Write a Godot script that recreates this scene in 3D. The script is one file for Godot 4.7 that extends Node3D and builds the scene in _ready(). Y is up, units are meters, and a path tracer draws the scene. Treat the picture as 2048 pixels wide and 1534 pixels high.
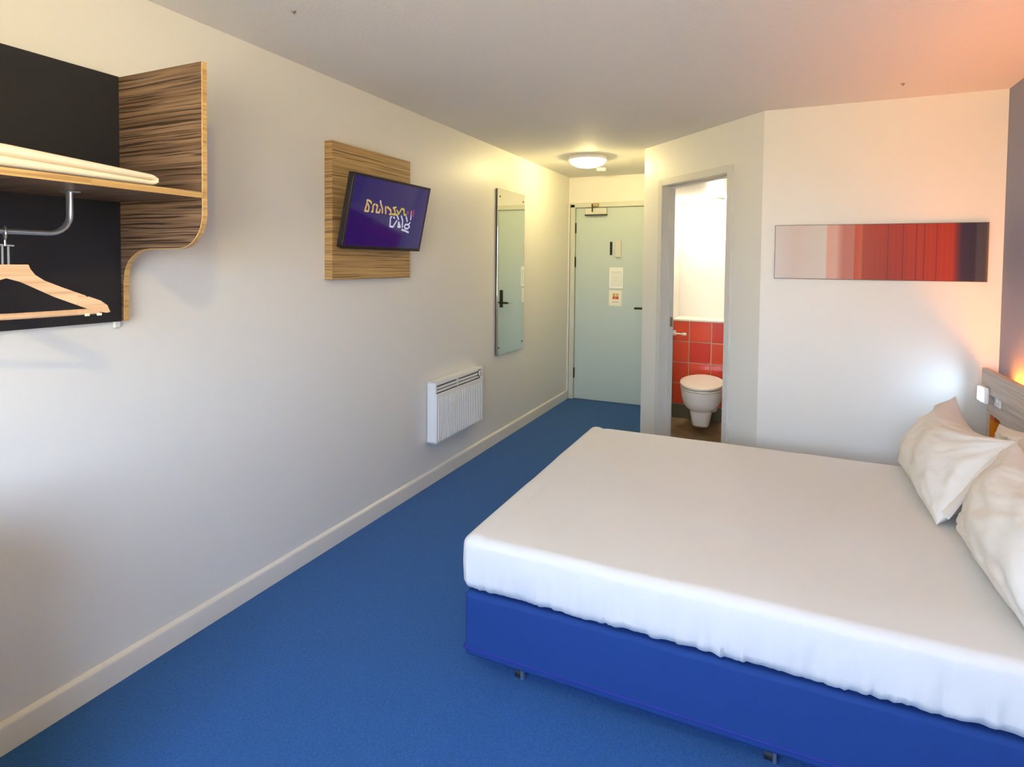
extends Node3D
# A budget hotel bedroom: white bed on a blue divan, wall unit with hanger, TV, mirror, heater, entrance door and a bathroom doorway.

const LX := -2.0742      # left wall plane
const ZB := -6.037       # wall of the entrance door
const P1 := Vector2(-0.9939, -4.7431)   # far end of the diagonal bathroom wall (x, z)
const P2 := Vector2(-0.0948, -3.8432)   # near end of it
const RX := 1.0702       # wall behind the bed head
const ZF := 0.85         # window wall, behind the camera
const H := 2.4

var M := {}
var used := {}


class Geo:
	var v := PackedVector3Array()
	var i := PackedInt32Array()

	func add(pv: PackedVector3Array, pi: PackedInt32Array, t := Transform3D(), closed := true) -> void:
		var base := v.size()
		var w := PackedVector3Array()
		for p in pv:
			w.append(t * p)
		var vol := 0.0
		var c := Vector3.ZERO
		for p in w:
			c += p
		c /= maxi(1, w.size())
		for k in range(0, pi.size(), 3):
			vol += (w[pi[k]] - c).dot((w[pi[k + 1]] - c).cross(w[pi[k + 2]] - c))
		v.append_array(w)
		var flip := closed and vol > 0.0
		for k in range(0, pi.size(), 3):
			i.append(base + pi[k])
			i.append(base + (pi[k + 2] if flip else pi[k + 1]))
			i.append(base + (pi[k + 1] if flip else pi[k + 2]))

	func box(c: Vector3, s: Vector3, t := Transform3D()) -> Geo:
		var pv := PackedVector3Array()
		for k in 8:
			pv.append(c + Vector3((k & 1) - 0.5, ((k >> 1) & 1) - 0.5, ((k >> 2) & 1) - 0.5) * s)
		add(pv, PackedInt32Array([0, 1, 3, 0, 3, 2, 4, 6, 7, 4, 7, 5, 0, 4, 5, 0, 5, 1, 2, 3, 7, 2, 7, 6, 0, 2, 6, 0, 6, 4, 1, 5, 7, 1, 7, 3]), t)
		return self

	func span(a: Vector3, b: Vector3, t := Transform3D()) -> Geo:
		return box((a + b) / 2.0, (b - a).abs(), t)

	# rounded box; step > 0 also subdivides the flats
	func rbox(c: Vector3, s: Vector3, r: float, n := 2, step := 0.0, t := Transform3D()) -> Geo:
		var h := s / 2.0
		var rr := minf(r, minf(h.x, minf(h.y, h.z)) * 0.999)
		var lists := []
		for ax in 3:
			var l: Array[float] = []
			for k in n:
				l.append(-h[ax] + rr * k / n)
			var flat: float = 2.0 * (h[ax] - rr)
			var m := maxi(1, int(ceil(flat / step))) if step > 0.0 else 1
			for k in m + 1:
				l.append(-h[ax] + rr + flat * k / m)
			for k in n:
				l.append(h[ax] - rr + rr * (k + 1) / n)
			lists.append(l)
		var seen := {}
		var pv := PackedVector3Array()
		var pi := PackedInt32Array()
		var core := h - Vector3(rr, rr, rr)
		for ax in 3:
			var a1 := (ax + 1) % 3
			var a2 := (ax + 2) % 3
			for side: float in [-1.0, 1.0]:
				var ids := []
				for x1: float in lists[a1]:
					var row := []
					for x2: float in lists[a2]:
						var p := Vector3.ZERO
						p[ax] = side * h[ax]
						p[a1] = x1
						p[a2] = x2
						var q := p.clamp(-core, core)
						var d := p - q
						p = q + d.normalized() * rr if d.length() > 1e-9 else p
						var key := Vector3i((p * 20000.0).round())
						if not seen.has(key):
							seen[key] = pv.size()
							pv.append(p)
						row.append(seen[key])
					ids.append(row)
				for k in ids.size() - 1:
					for j in ids[0].size() - 1:
						var q4 := [ids[k][j], ids[k + 1][j], ids[k + 1][j + 1], ids[k][j + 1]]
						if side < 0.0:
							q4.reverse()
						pi.append_array(PackedInt32Array([q4[0], q4[1], q4[2], q4[0], q4[2], q4[3]]))
		for k in pv.size():
			pv[k] += c
		add(pv, pi, t)
		return self

	# rings of equal length joined into a skin; each ring closes on itself
	func loft(rings: Array, caps := true, t := Transform3D()) -> Geo:
		var n: int = rings[0].size()
		var pv := PackedVector3Array()
		var pi := PackedInt32Array()
		for r in rings:
			for p: Vector3 in r:
				pv.append(p)
		for k in rings.size() - 1:
			for j in n:
				var a := k * n + j
				var b := k * n + (j + 1) % n
				pi.append_array(PackedInt32Array([a, b, b + n, a, b + n, a + n]))
		if caps:
			for e in [0, rings.size() - 1]:
				var c := Vector3.ZERO
				for p: Vector3 in rings[e]:
					c += p
				pv.append(c / n)
				for j in n:
					var a: int = e * n + j
					var b: int = e * n + (j + 1) % n
					pi.append_array(PackedInt32Array([b, a, pv.size() - 1] if e == 0 else [a, b, pv.size() - 1]))
		add(pv, pi, t)
		return self

	func lathe(prof: Array, seg := 24, t := Transform3D()) -> Geo:
		var rings := []
		for q: Vector2 in prof:
			var r := []
			for k in seg:
				var a := TAU * k / seg
				r.append(Vector3(cos(a) * maxf(q.x, 0.0002), q.y, sin(a) * maxf(q.x, 0.0002)))
			rings.append(r)
		return loft(rings, true, t)

	func tube(path: Array, ru: float, rv := 0.0, seg := 10, up := Vector3.UP, closed := false, t := Transform3D()) -> Geo:
		if rv == 0.0:
			rv = ru
		var rings := []
		var n := path.size()
		for k in n:
			var a: Vector3 = path[(k - 1 + n) % n] if closed or k > 0 else path[0]
			var b: Vector3 = path[(k + 1) % n] if closed or k < n - 1 else path[n - 1]
			var d := (b - a).normalized()
			var x := up.cross(d)
			if x.length() < 0.01:
				x = Vector3(0.3, 0.2, 0.9).cross(d)
			x = x.normalized()
			var y := d.cross(x).normalized()
			var r := []
			for j in seg:
				var ang := TAU * (j + 0.5) / seg
				r.append(path[k] + x * cos(ang) * ru + y * sin(ang) * rv)
			rings.append(r)
		if closed:
			rings.append(rings[0])
		return loft(rings, not closed, t)

	# polygon in the local xy plane, extruded along local z from -d/2 to d/2
	func prism(poly: PackedVector2Array, d: float, t := Transform3D()) -> Geo:
		var n := poly.size()
		var tri := Geometry2D.triangulate_polygon(poly)
		var pv := PackedVector3Array()
		for s in [-0.5, 0.5]:
			for p in poly:
				pv.append(Vector3(p.x, p.y, s * d))
		var pi := PackedInt32Array()
		var area := 0.0
		for k in n:
			area += poly[k].cross(poly[(k + 1) % n])
		for k in range(0, tri.size(), 3):
			var a := tri[k]
			var b := tri[k + 1]
			var c := tri[k + 2]
			if (poly[b] - poly[a]).cross(poly[c] - poly[a]) * area < 0.0:
				var e := b
				b = c
				c = e
			pi.append_array(PackedInt32Array([c, b, a, a + n, b + n, c + n]))
		for k in n:
			var m := (k + 1) % n
			pi.append_array(PackedInt32Array([k, m, m + n, k, m + n, k + n]))
		add(pv, pi, t)
		return self

	func mesh(crease := 40.0) -> ArrayMesh:
		var nf := i.size() / 3
		var fn := PackedVector3Array()
		var near := []
		near.resize(v.size())
		for k in v.size():
			near[k] = PackedInt32Array()
		for f in nf:
			var nn := (v[i[f * 3 + 2]] - v[i[f * 3]]).cross(v[i[f * 3 + 1]] - v[i[f * 3]])
			fn.append(nn)
			for j in 3:
				near[i[f * 3 + j]].append(f)
		var lim := cos(deg_to_rad(crease))
		var ov := PackedVector3Array()
		var on := PackedVector3Array()
		for f in nf:
			var me := fn[f].normalized()
			for j in 3:
				var k := i[f * 3 + j]
				var s := Vector3.ZERO
				for g in near[k]:
					if fn[g].normalized().dot(me) > lim:
						s += fn[g]
				ov.append(v[k])
				on.append(s.normalized() if s.length() > 0.0 else me)
		var arr := []
		arr.resize(Mesh.ARRAY_MAX)
		arr[Mesh.ARRAY_VERTEX] = ov
		arr[Mesh.ARRAY_NORMAL] = on
		var m := ArrayMesh.new()
		m.add_surface_from_arrays(Mesh.PRIMITIVE_TRIANGLES, arr)
		return m


func G() -> Geo:
	return Geo.new()


func numbered(called: String) -> String:
	used[called] = used.get(called, 0) + 1
	return called if used[called] == 1 else "%s_%03d" % [called, used[called] - 1]


func thing(called: String, label: String, category: String, at := Vector3.ZERO, group := "") -> Node3D:
	var o := Node3D.new()
	o.name = numbered(called)
	add_child(o)
	o.position = at
	o.set_meta("label", label)
	o.set_meta("category", category)
	if group:
		o.set_meta("group", group)
	return o


func setting(called: String) -> Node3D:
	var o := Node3D.new()
	o.name = called
	add_child(o)
	o.set_meta("kind", "structure")
	return o


# geo is given in world axes; a part is stored relative to its thing
func part(called: String, geo, m: Material, parent: Node3D, crease := 40.0, label := "") -> MeshInstance3D:
	var o := MeshInstance3D.new()
	o.name = called
	if geo is Geo:
		var off := Vector3.ZERO
		var n: Node = parent
		while n != self:
			off += n.position
			n = n.get_parent()
		for k in geo.v.size():
			geo.v[k] -= off
		o.mesh = geo.mesh(crease)
	else:
		o.mesh = geo
	o.material_override = m
	o.cast_shadow = GeometryInstance3D.SHADOW_CASTING_SETTING_ON
	parent.add_child(o, true)
	if label:
		o.set_meta("label", label)
	return o


func struct(called: String, geo: Geo, m: Material) -> MeshInstance3D:
	var o := part(called, geo, m, self)
	o.set_meta("kind", "structure")
	return o


func tag(o: Node3D, label: String, category: String) -> Node3D:
	o.set_meta("label", label)
	o.set_meta("category", category)
	return o


func quad_uv(tl: Vector3, tr: Vector3, br: Vector3, bl: Vector3) -> ArrayMesh:
	var arr := []
	arr.resize(Mesh.ARRAY_MAX)
	var n := (br - tl).cross(tr - tl).normalized()
	arr[Mesh.ARRAY_VERTEX] = PackedVector3Array([tl, tr, br, tl, br, bl])
	arr[Mesh.ARRAY_NORMAL] = PackedVector3Array([n, n, n, n, n, n])
	arr[Mesh.ARRAY_TEX_UV] = PackedVector2Array([Vector2(0, 0), Vector2(1, 0), Vector2(1, 1), Vector2(0, 0), Vector2(1, 1), Vector2(0, 1)])
	var m := ArrayMesh.new()
	m.add_surface_from_arrays(Mesh.PRIMITIVE_TRIANGLES, arr)
	return m


func smat(c: Color, rough := 0.6, spec := 0.5, metal := 0.0) -> StandardMaterial3D:
	var m := StandardMaterial3D.new()
	m.albedo_color = c
	m.roughness = rough
	m.metallic_specular = spec
	m.metallic = metal
	return m


func rgb(r: int, g: int, b: int) -> Color:
	return Color8(r, g, b)


func noise_tex(seed_: int, freq: float, size := 256, oct := 3) -> NoiseTexture2D:
	var n := FastNoiseLite.new()
	n.seed = seed_
	n.frequency = freq
	n.fractal_octaves = oct
	var t := NoiseTexture2D.new()
	t.width = size
	t.height = size
	t.seamless = true
	t.noise = n
	return t


func relief(m: StandardMaterial3D, tex: Texture2D, per_m: float, cm: float) -> StandardMaterial3D:
	m.uv1_triplanar = true
	m.uv1_world_triplanar = true
	m.uv1_scale = Vector3.ONE * per_m
	m.heightmap_enabled = true
	m.heightmap_texture = tex
	m.heightmap_scale = cm
	return m


func mottled(a: Color, b: Color, seed_: int, freq: float, size := 256) -> ImageTexture:
	var n := FastNoiseLite.new()
	n.seed = seed_
	n.frequency = freq
	n.fractal_octaves = 4
	var im := n.get_seamless_image(size, size)
	var out := Image.create(size, size, false, Image.FORMAT_RGB8)
	for y in size:
		for x in size:
			out.set_pixel(x, y, a.lerp(b, im.get_pixel(x, y).r))
	return ImageTexture.create_from_image(out)


# horizontal grain: dark wavering streaks on a lighter ground
func wood_tex(light: Color, mid: Color, dark: Color, seed_: int, lines: float, amount: float, w := 384, h := 1024) -> ImageTexture:
	var a := FastNoiseLite.new()
	a.seed = seed_
	a.frequency = 1.0
	a.fractal_octaves = 3
	var out := Image.create(w, h, false, Image.FORMAT_RGB8)
	for y in h:
		for x in w:
			var u := float(x) / w
			var v := float(y) / h
			var bend := 0.006 * a.get_noise_2d(u * 1.5, v * 6.0 + 40.0)
			var band := a.get_noise_2d(u * 0.9, (v + bend) * lines)
			var fine := a.get_noise_2d(u * 4.0 + 9.0, (v + bend) * lines * 5.0 + 70.0)
			var c := light.lerp(mid, clampf(0.5 + band * 1.3 + fine * 0.5, 0.0, 1.0))
			var streak := a.get_noise_2d(u * 1.3 + 31.0, (v + bend) * lines * 1.7 + 11.0)
			c = c.lerp(dark, clampf((streak - 0.12) * 5.0, 0.0, 1.0) * amount)
			out.set_pixel(x, y, c)
	return ImageTexture.create_from_image(out)


func wood(tex: Texture2D, rough := 0.5, turned := false) -> StandardMaterial3D:
	var m := smat(Color.WHITE, rough)
	m.albedo_texture = tex
	m.uv1_triplanar = true
	m.uv1_scale = Vector3(0.9, 1.0, 0.9)
	m.uv1_offset = Vector3(0.37, 0.21, 0.13) if not turned else Vector3(0.11, 0.62, 0.43)
	m.uv1_triplanar_sharpness = 8.0
	return m


func materials() -> void:
	var peel := noise_tex(3, 0.05)
	M.wall = relief(smat(rgb(229, 226, 217), 0.42, 0.45), peel, 4.0, 0.018)
	M.ceiling = relief(smat(rgb(232, 229, 223), 0.75, 0.3), peel, 3.0, 0.05)
	M.feature = relief(smat(rgb(146, 150, 168), 0.6, 0.4), peel, 3.0, 0.05)
	M.bath = relief(smat(rgb(240, 236, 226), 0.5), peel, 3.0, 0.04)
	M.trim = smat(rgb(226, 221, 210), 0.35, 0.5)
	M.jamb = smat(rgb(214, 212, 205), 0.4, 0.5)
	var carpet := smat(Color.WHITE, 0.95, 0.2)
	carpet.albedo_texture = mottled(rgb(38, 84, 142), rgb(48, 99, 162), 5, 0.09)
	carpet.rim_enabled = true
	carpet.rim = 0.25
	carpet.rim_tint = 0.8
	M.carpet = relief(carpet, noise_tex(8, 0.16), 3.2, 0.18)
	var vinyl := smat(Color.WHITE, 0.45)
	vinyl.albedo_texture = mottled(rgb(128, 108, 80), rgb(156, 138, 106), 12, 0.02)
	vinyl.uv1_triplanar = true
	vinyl.uv1_world_triplanar = true
	M.vinyl = vinyl
	M.cove = smat(rgb(104, 100, 76), 0.5)
	M.zebra = wood(wood_tex(rgb(130, 104, 80), rgb(98, 75, 56), rgb(46, 33, 25), 21, 62.0, 0.85))
	M.oak = wood(wood_tex(rgb(196, 160, 106), rgb(170, 136, 86), rgb(100, 74, 44), 44, 58.0, 0.62), 0.5, true)
	M.ash = wood(wood_tex(rgb(206, 190, 174), rgb(190, 173, 156), rgb(160, 142, 126), 61, 50.0, 0.4), 0.5)
	M.ply = wood(wood_tex(rgb(214, 176, 116), rgb(192, 152, 94), rgb(160, 118, 66), 77, 40.0, 0.5), 0.45)
	M.beech = wood(wood_tex(rgb(222, 182, 140), rgb(206, 164, 122), rgb(176, 130, 92), 90, 40.0, 0.4), 0.4)
	M.black = relief(smat(rgb(40, 39, 42), 0.5, 0.4), peel, 6.0, 0.02)
	M.steel = smat(rgb(190, 196, 200), 0.3, 0.5, 0.9)
	M.dark_steel = smat(rgb(46, 40, 34), 0.4, 0.5, 0.6)
	M.plastic = smat(rgb(232, 232, 230), 0.4)
	M.grille = smat(rgb(24, 24, 22), 0.7)
	M.knob = smat(rgb(216, 216, 212), 0.4)
	var linen := smat(rgb(221, 220, 217), 0.85, 0.25)
	linen.rim_enabled = true
	linen.rim = 0.2
	M.linen = relief(linen, noise_tex(31, 0.2), 5.0, 0.04)
	M.cream = relief(smat(rgb(238, 224, 196), 0.9, 0.2), noise_tex(32, 0.25), 6.0, 0.12)
	M.pillow = relief(smat(rgb(226, 223, 217), 0.85, 0.25), noise_tex(33, 0.2), 5.0, 0.03)
	M.divan = relief(smat(rgb(35, 66, 130), 0.85, 0.3), noise_tex(34, 0.3), 8.0, 0.05)
	M.piping = smat(rgb(44, 58, 140), 0.8, 0.3)
	M.rubber = smat(rgb(28, 32, 40), 0.6)
	M.mirror = smat(rgb(236, 240, 236), 0.02, 0.5, 1.0)
	M.edge = smat(rgb(84, 78, 66), 0.4)
	M.tv = smat(rgb(30, 22, 30), 0.3, 0.5)
	M.door = relief(smat(rgb(193, 206, 199), 0.45, 0.5), peel, 3.0, 0.02)
	M.frame = smat(rgb(206, 206, 192), 0.4)
	M.ceramic = smat(rgb(244, 240, 232), 0.12, 0.6)
	M.lid = smat(rgb(246, 238, 222), 0.25, 0.5)
	M.grout = smat(rgb(244, 214, 180), 0.8)
	M.tiles = []
	for c in [rgb(234, 76, 52), rgb(238, 84, 56), rgb(226, 68, 52), rgb(232, 82, 48)]:
		M.tiles.append(smat(c, 0.16, 0.6))
	M.brass = smat(rgb(164, 142, 104), 0.4, 0.5, 0.7)
	M.orange = smat(rgb(226, 140, 24), 0.45)
	M.dark_orange = smat(rgb(178, 78, 14), 0.5)
	M.screw = smat(rgb(70, 66, 62), 0.5, 0.5, 0.4)
	M.hook = smat(rgb(132, 126, 120), 0.5)
	M.pane = smat(Color(0.9, 0.95, 0.95, 0.06), 0.02)
	M.pane.transparency = BaseMaterial3D.TRANSPARENCY_ALPHA


func glow(c: Color, e: float) -> StandardMaterial3D:
	var m := smat(c, 0.4)
	m.emission_enabled = true
	m.emission = c
	m.emission_energy_multiplier = e
	return m


func _ready() -> void:
	# ---- camera
	var cam := Camera3D.new()
	cam.name = "camera"
	add_child(cam)
	var f := 1167.77
	cam.set_frustum(1534.0 / f * 0.05, Vector2(0.0, -(767.0 - 566.53) / f * 0.05), 0.05, 60.0)
	cam.position = Vector3(0, 1.4745, 0)
	cam.basis = Basis(Vector3.UP, deg_to_rad(24.457)) * Basis(Vector3.RIGHT, deg_to_rad(-2.006)) * Basis(Vector3.BACK, deg_to_rad(0.556))
	cam.current = true
	# ---- sky and exposure
	var env := Environment.new()
	var sky_m := ProceduralSkyMaterial.new()
	sky_m.sky_top_color = Color(0.66, 0.79, 1.0)
	sky_m.sky_horizon_color = Color(0.86, 0.93, 1.0)
	sky_m.sky_curve = 0.2
	sky_m.ground_horizon_color = Color(1.0, 0.95, 0.84)
	sky_m.ground_energy_multiplier = 0.9
	sky_m.ground_bottom_color = Color(0.96, 0.90, 0.78)
	sky_m.energy_multiplier = 1.0
	var sky := Sky.new()
	sky.sky_material = sky_m
	env.background_mode = Environment.BG_SKY
	env.sky = sky
	env.background_energy_multiplier = 19.0
	env.tonemap_mode = Environment.TONE_MAPPER_LINEAR
	env.tonemap_exposure = 1.13
	env.sdfgi_enabled = true
	env.ssao_enabled = true
	env.ssil_enabled = true
	var we := WorldEnvironment.new()
	we.name = "environment"
	we.environment = env
	add_child(we)

	materials()
	shell()
	entrance_door()
	bathroom()
	bed()
	headboard()
	pillows()
	wall_unit()
	television()
	mirror()
	heater()
	picture()
	ceiling_things()
	shading_chest()


func shell() -> void:
	struct("floor", G().span(Vector3(LX - 0.12, -0.12, ZB - 0.3), Vector3(RX + 0.12, 0.0, ZF + 0.12)), M.carpet)
	struct("ceiling", G().span(Vector3(LX - 0.12, H, ZB - 0.3), Vector3(RX + 0.12, H + 0.12, ZF + 0.12)), M.ceiling)
	struct("wall_left", G().span(Vector3(LX - 0.12, 0, ZB - 0.12), Vector3(LX, H, ZF + 0.12)), M.wall)
	struct("wall_right", G().span(Vector3(RX, 0, ZB - 0.3), Vector3(RX + 0.12, H, ZF + 0.12)), M.feature)
	# entrance wall with the door opening
	var g := G()
	g.span(Vector3(LX, 0, ZB - 0.12), Vector3(-2.005, H, ZB))
	g.span(Vector3(-1.165, 0, ZB - 0.12), Vector3(P1.x + 0.09, H, ZB))
	g.span(Vector3(-2.005, 2.08, ZB - 0.12), Vector3(-1.165, H, ZB))
	struct("wall_back", g, M.wall)
	struct("wall_passage", G().span(Vector3(P1.x, 0, ZB - 0.3), Vector3(P1.x + 0.09, H, P1.y)), M.wall)
	# diagonal wall with the bathroom doorway: s runs along the wall, depth goes into the bathroom
	var t := diagonal()
	g = G()
	g.span(Vector3(0, 0, -0.1), Vector3(0.245, H, 0), t)
	g.span(Vector3(0.987, 0, -0.1), Vector3(1.272, H, 0), t)
	g.span(Vector3(0.245, 2.085, -0.1), Vector3(0.987, H, 0), t)
	struct("wall_diagonal", g, M.wall)
	struct("wall_side", G().span(Vector3(P2.x, 0, P2.y - 0.1), Vector3(RX, H, P2.y)), M.wall)
	# window wall behind the camera
	g = G()
	var wx0 := -1.45
	var wx1 := 0.55
	var wy0 := 0.85
	var wy1 := 2.15
	g.span(Vector3(LX, 0, ZF), Vector3(wx0, H, ZF + 0.12))
	g.span(Vector3(wx1, 0, ZF), Vector3(RX, H, ZF + 0.12))
	g.span(Vector3(wx0, 0, ZF), Vector3(wx1, wy0, ZF + 0.12))
	g.span(Vector3(wx0, wy1, ZF), Vector3(wx1, H, ZF + 0.12))
	struct("wall_window", g, M.wall)
	var w := setting("window_1")
	g = G()
	for x: float in [wx0 + 0.025, (wx0 + wx1) / 2.0, wx1 - 0.025]:
		g.rbox(Vector3(x, (wy0 + wy1) / 2.0, ZF + 0.07), Vector3(0.05, wy1 - wy0, 0.06), 0.006)
	for y: float in [wy0 + 0.025, wy1 - 0.025]:
		g.rbox(Vector3((wx0 + wx1) / 2.0, y, ZF + 0.07), Vector3(wx1 - wx0, 0.05, 0.06), 0.006)
	part("window_frame", g, M.plastic, w)
	part("window_sill", G().rbox(Vector3((wx0 + wx1) / 2.0, wy0 - 0.012, ZF - 0.04), Vector3(wx1 - wx0 + 0.1, 0.024, 0.16), 0.006), M.trim, w)
	for k in 2:
		var xa := lerpf(wx0, wx1, 0.5 * k) + 0.04
		part("pane", G().box(Vector3(xa + (wx1 - wx0) / 4.0 - 0.04, (wy0 + wy1) / 2.0, ZF + 0.08), Vector3((wx1 - wx0) / 2.0 - 0.06, wy1 - wy0 - 0.09, 0.004)), M.pane, w)
	# skirtings: profile with a bevelled top, and the corner strip by the entrance door
	skirting("baseboard_left", Vector3(LX, 0, ZF - 0.02), Vector3(LX, 0, -6.02), Vector3.RIGHT)
	var na := Vector3(-0.70711, 0, 0.70711)
	var dir := Vector3(0.70711, 0, 0.70711)
	var o := Vector3(P1.x, 0, P1.y)
	skirting("baseboard_diagonal", o + dir * 1.03, o + dir * 1.27, na)
	skirting("baseboard_side", Vector3(P2.x, 0, P2.y), Vector3(RX, 0, P2.y), Vector3.BACK)
	skirting("baseboard_right", Vector3(RX, 0, ZF), Vector3(RX, 0, P2.y + 0.02), Vector3.LEFT)
	struct("trim_1", G().rbox(Vector3(LX + 0.009, 1.06, -6.024), Vector3(0.018, 2.12, 0.024), 0.004), M.trim)


func diagonal() -> Transform3D:
	# x along the wall from P1 to P2, z out of the wall into the bedroom
	return Transform3D(Basis(Vector3(0.70711, 0, 0.70711), Vector3.UP, Vector3(-0.70711, 0, 0.70711)), Vector3(P1.x, 0, P1.y))


func skirting(called: String, a: Vector3, b: Vector3, out: Vector3) -> void:
	var prof := [Vector2(0, 0), Vector2(0.018, 0), Vector2(0.018, 0.078), Vector2(0.013, 0.087), Vector2(0, 0.093)]
	var rings := []
	for e: Vector3 in [a, b]:
		var r := []
		for q: Vector2 in prof:
			r.append(e + out * q.x + Vector3.UP * q.y)
		rings.append(r)
	struct(called, G().loft(rings), M.trim)


func entrance_door() -> void:
	var d := setting("door_1")
	var xl := -1.998
	var xr := -1.172
	part("leaf", G().rbox(Vector3((xl + xr) / 2.0, 1.038, ZB - 0.035), Vector3(xr - xl, 2.066, 0.044), 0.003), M.door, d)
	var g := G()
	for x: float in [-2.026, -1.144]:
		g.rbox(Vector3(x, 1.055, ZB + 0.002), Vector3(0.052, 2.11, 0.03), 0.005)
	g.rbox(Vector3(-1.585, 2.098, ZB + 0.002), Vector3(0.934, 0.052, 0.03), 0.005)
	g.span(Vector3(-2.004, 0, ZB - 0.12), Vector3(-1.166, 2.079, ZB - 0.06))
	part("frame", g, M.frame, d)
	for y: float in [1.855, 1.49, 0.287]:
		var h := part("hinge", G().rbox(Vector3(xl - 0.004, y, ZB - 0.008), Vector3(0.02, 0.11, 0.018), 0.003), M.dark_steel, d)
		part("knuckle", G().tube([Vector3(xl - 0.002, y - 0.056, ZB + 0.004), Vector3(xl - 0.002, y + 0.056, ZB + 0.004)], 0.008, 0.0, 8, Vector3.RIGHT), M.dark_steel, h)
	var c := part("door_closer", G().rbox(Vector3(-1.767, 2.028, ZB + 0.012), Vector3(0.235, 0.07, 0.05), 0.008), M.frame, d)
	part("bracket", G().rbox(Vector3(-1.775, 2.094, ZB + 0.03), Vector3(0.075, 0.035, 0.034), 0.004), M.brass, c)
	part("arm", G().rbox(Vector3(-1.80, 2.062, ZB + 0.048), Vector3(0.012, 0.08, 0.012), 0.003), M.dark_steel, c)
	part("cover_seam", G().box(Vector3(-1.767, 1.990, ZB + 0.014), Vector3(0.238, 0.010, 0.048)), M.dark_steel, c)
	# lever handle on its plate, near the closing edge
	var hd := part("handle_plate", G().rbox(Vector3(-1.222, 1.06, ZB - 0.008), Vector3(0.042, 0.2, 0.012), 0.004), M.dark_steel, d)
	part("lever", G().tube([Vector3(-1.222, 1.02, ZB - 0.004), Vector3(-1.222, 1.02, ZB + 0.05), Vector3(-1.24, 1.02, ZB + 0.056), Vector3(-1.335, 1.018, ZB + 0.056)], 0.011, 0.0, 10), M.dark_steel, hd)
	# viewer cover: pale rounded flap beside a dark slot
	var vc := part("viewer_cover", G().rbox(Vector3(-1.528, 1.632, ZB - 0.004), Vector3(0.066, 0.18, 0.02), 0.006, 3), M.frame, d)
	part("slot", G().rbox(Vector3(-1.606, 1.636, ZB - 0.010), Vector3(0.026, 0.14, 0.008), 0.003), M.grille, vc)

	var p1 := thing("notice_sheet", "white framed notice sheet, upper one on the entrance door", "notice", Vector3(-1.546, 1.324, ZB - 0.011))
	part("sheet", G().rbox(Vector3(-1.546, 1.324, ZB - 0.011), Vector3(0.148, 0.222, 0.005), 0.001), M.plastic, p1)
	var im := Image.create(96, 144, false, Image.FORMAT_RGB8)
	im.fill(rgb(244, 243, 236))
	im.fill_rect(Rect2i(14, 26, 74, 100), rgb(214, 216, 206))
	im.fill_rect(Rect2i(18, 30, 66, 92), rgb(232, 233, 224))
	im.fill_rect(Rect2i(22, 34, 56, 3), rgb(206, 208, 200))
	for k in 3:
		im.fill_rect(Rect2i(24, 68 + 14 * k, 46 - 7 * k, 2), rgb(214, 216, 208))
	printed("print", im, Vector3(-1.546, 1.324, ZB - 0.0078), 0.144, 0.218, p1)
	var p2 := thing("notice_card", "cream notice card with a small orange picture, lower one on the entrance door", "notice", Vector3(-1.552, 1.112, ZB - 0.011))
	part("card", G().rbox(Vector3(-1.552, 1.112, ZB - 0.011), Vector3(0.138, 0.166, 0.005), 0.001), M.plastic, p2)
	im = Image.create(108, 130, false, Image.FORMAT_RGB8)
	im.fill(rgb(240, 234, 214))
	im.fill_rect(Rect2i(32, 24, 18, 28), rgb(196, 160, 108))
	im.fill_rect(Rect2i(50, 24, 10, 36), rgb(248, 210, 140))
	im.fill_rect(Rect2i(60, 24, 22, 28), rgb(210, 178, 120))
	im.fill_rect(Rect2i(30, 52, 52, 20), rgb(190, 86, 44))
	im.fill_rect(Rect2i(44, 58, 20, 12), rgb(226, 110, 58))
	im.fill_rect(Rect2i(64, 62, 16, 10), rgb(150, 76, 46))
	for k in 13:
		im.fill_rect(Rect2i(28 + k * 4, 96, 3, 4 + (k * 5) % 3), rgb(150, 140, 120))
	printed("print", im, Vector3(-1.552, 1.112, ZB - 0.0078), 0.134, 0.162, p2)


func printed(called: String, im: Image, c: Vector3, w: float, h: float, parent: Node3D) -> void:
	var m := smat(Color.WHITE, 0.6)
	m.albedo_texture = ImageTexture.create_from_image(im)
	var o := c - parent.position
	var x := Vector3(w / 2.0, 0, 0)
	var y := Vector3(0, h / 2.0, 0)
	part(called, quad_uv(o - x + y, o + x + y, o + x - y, o - x - y), m, parent)


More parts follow.
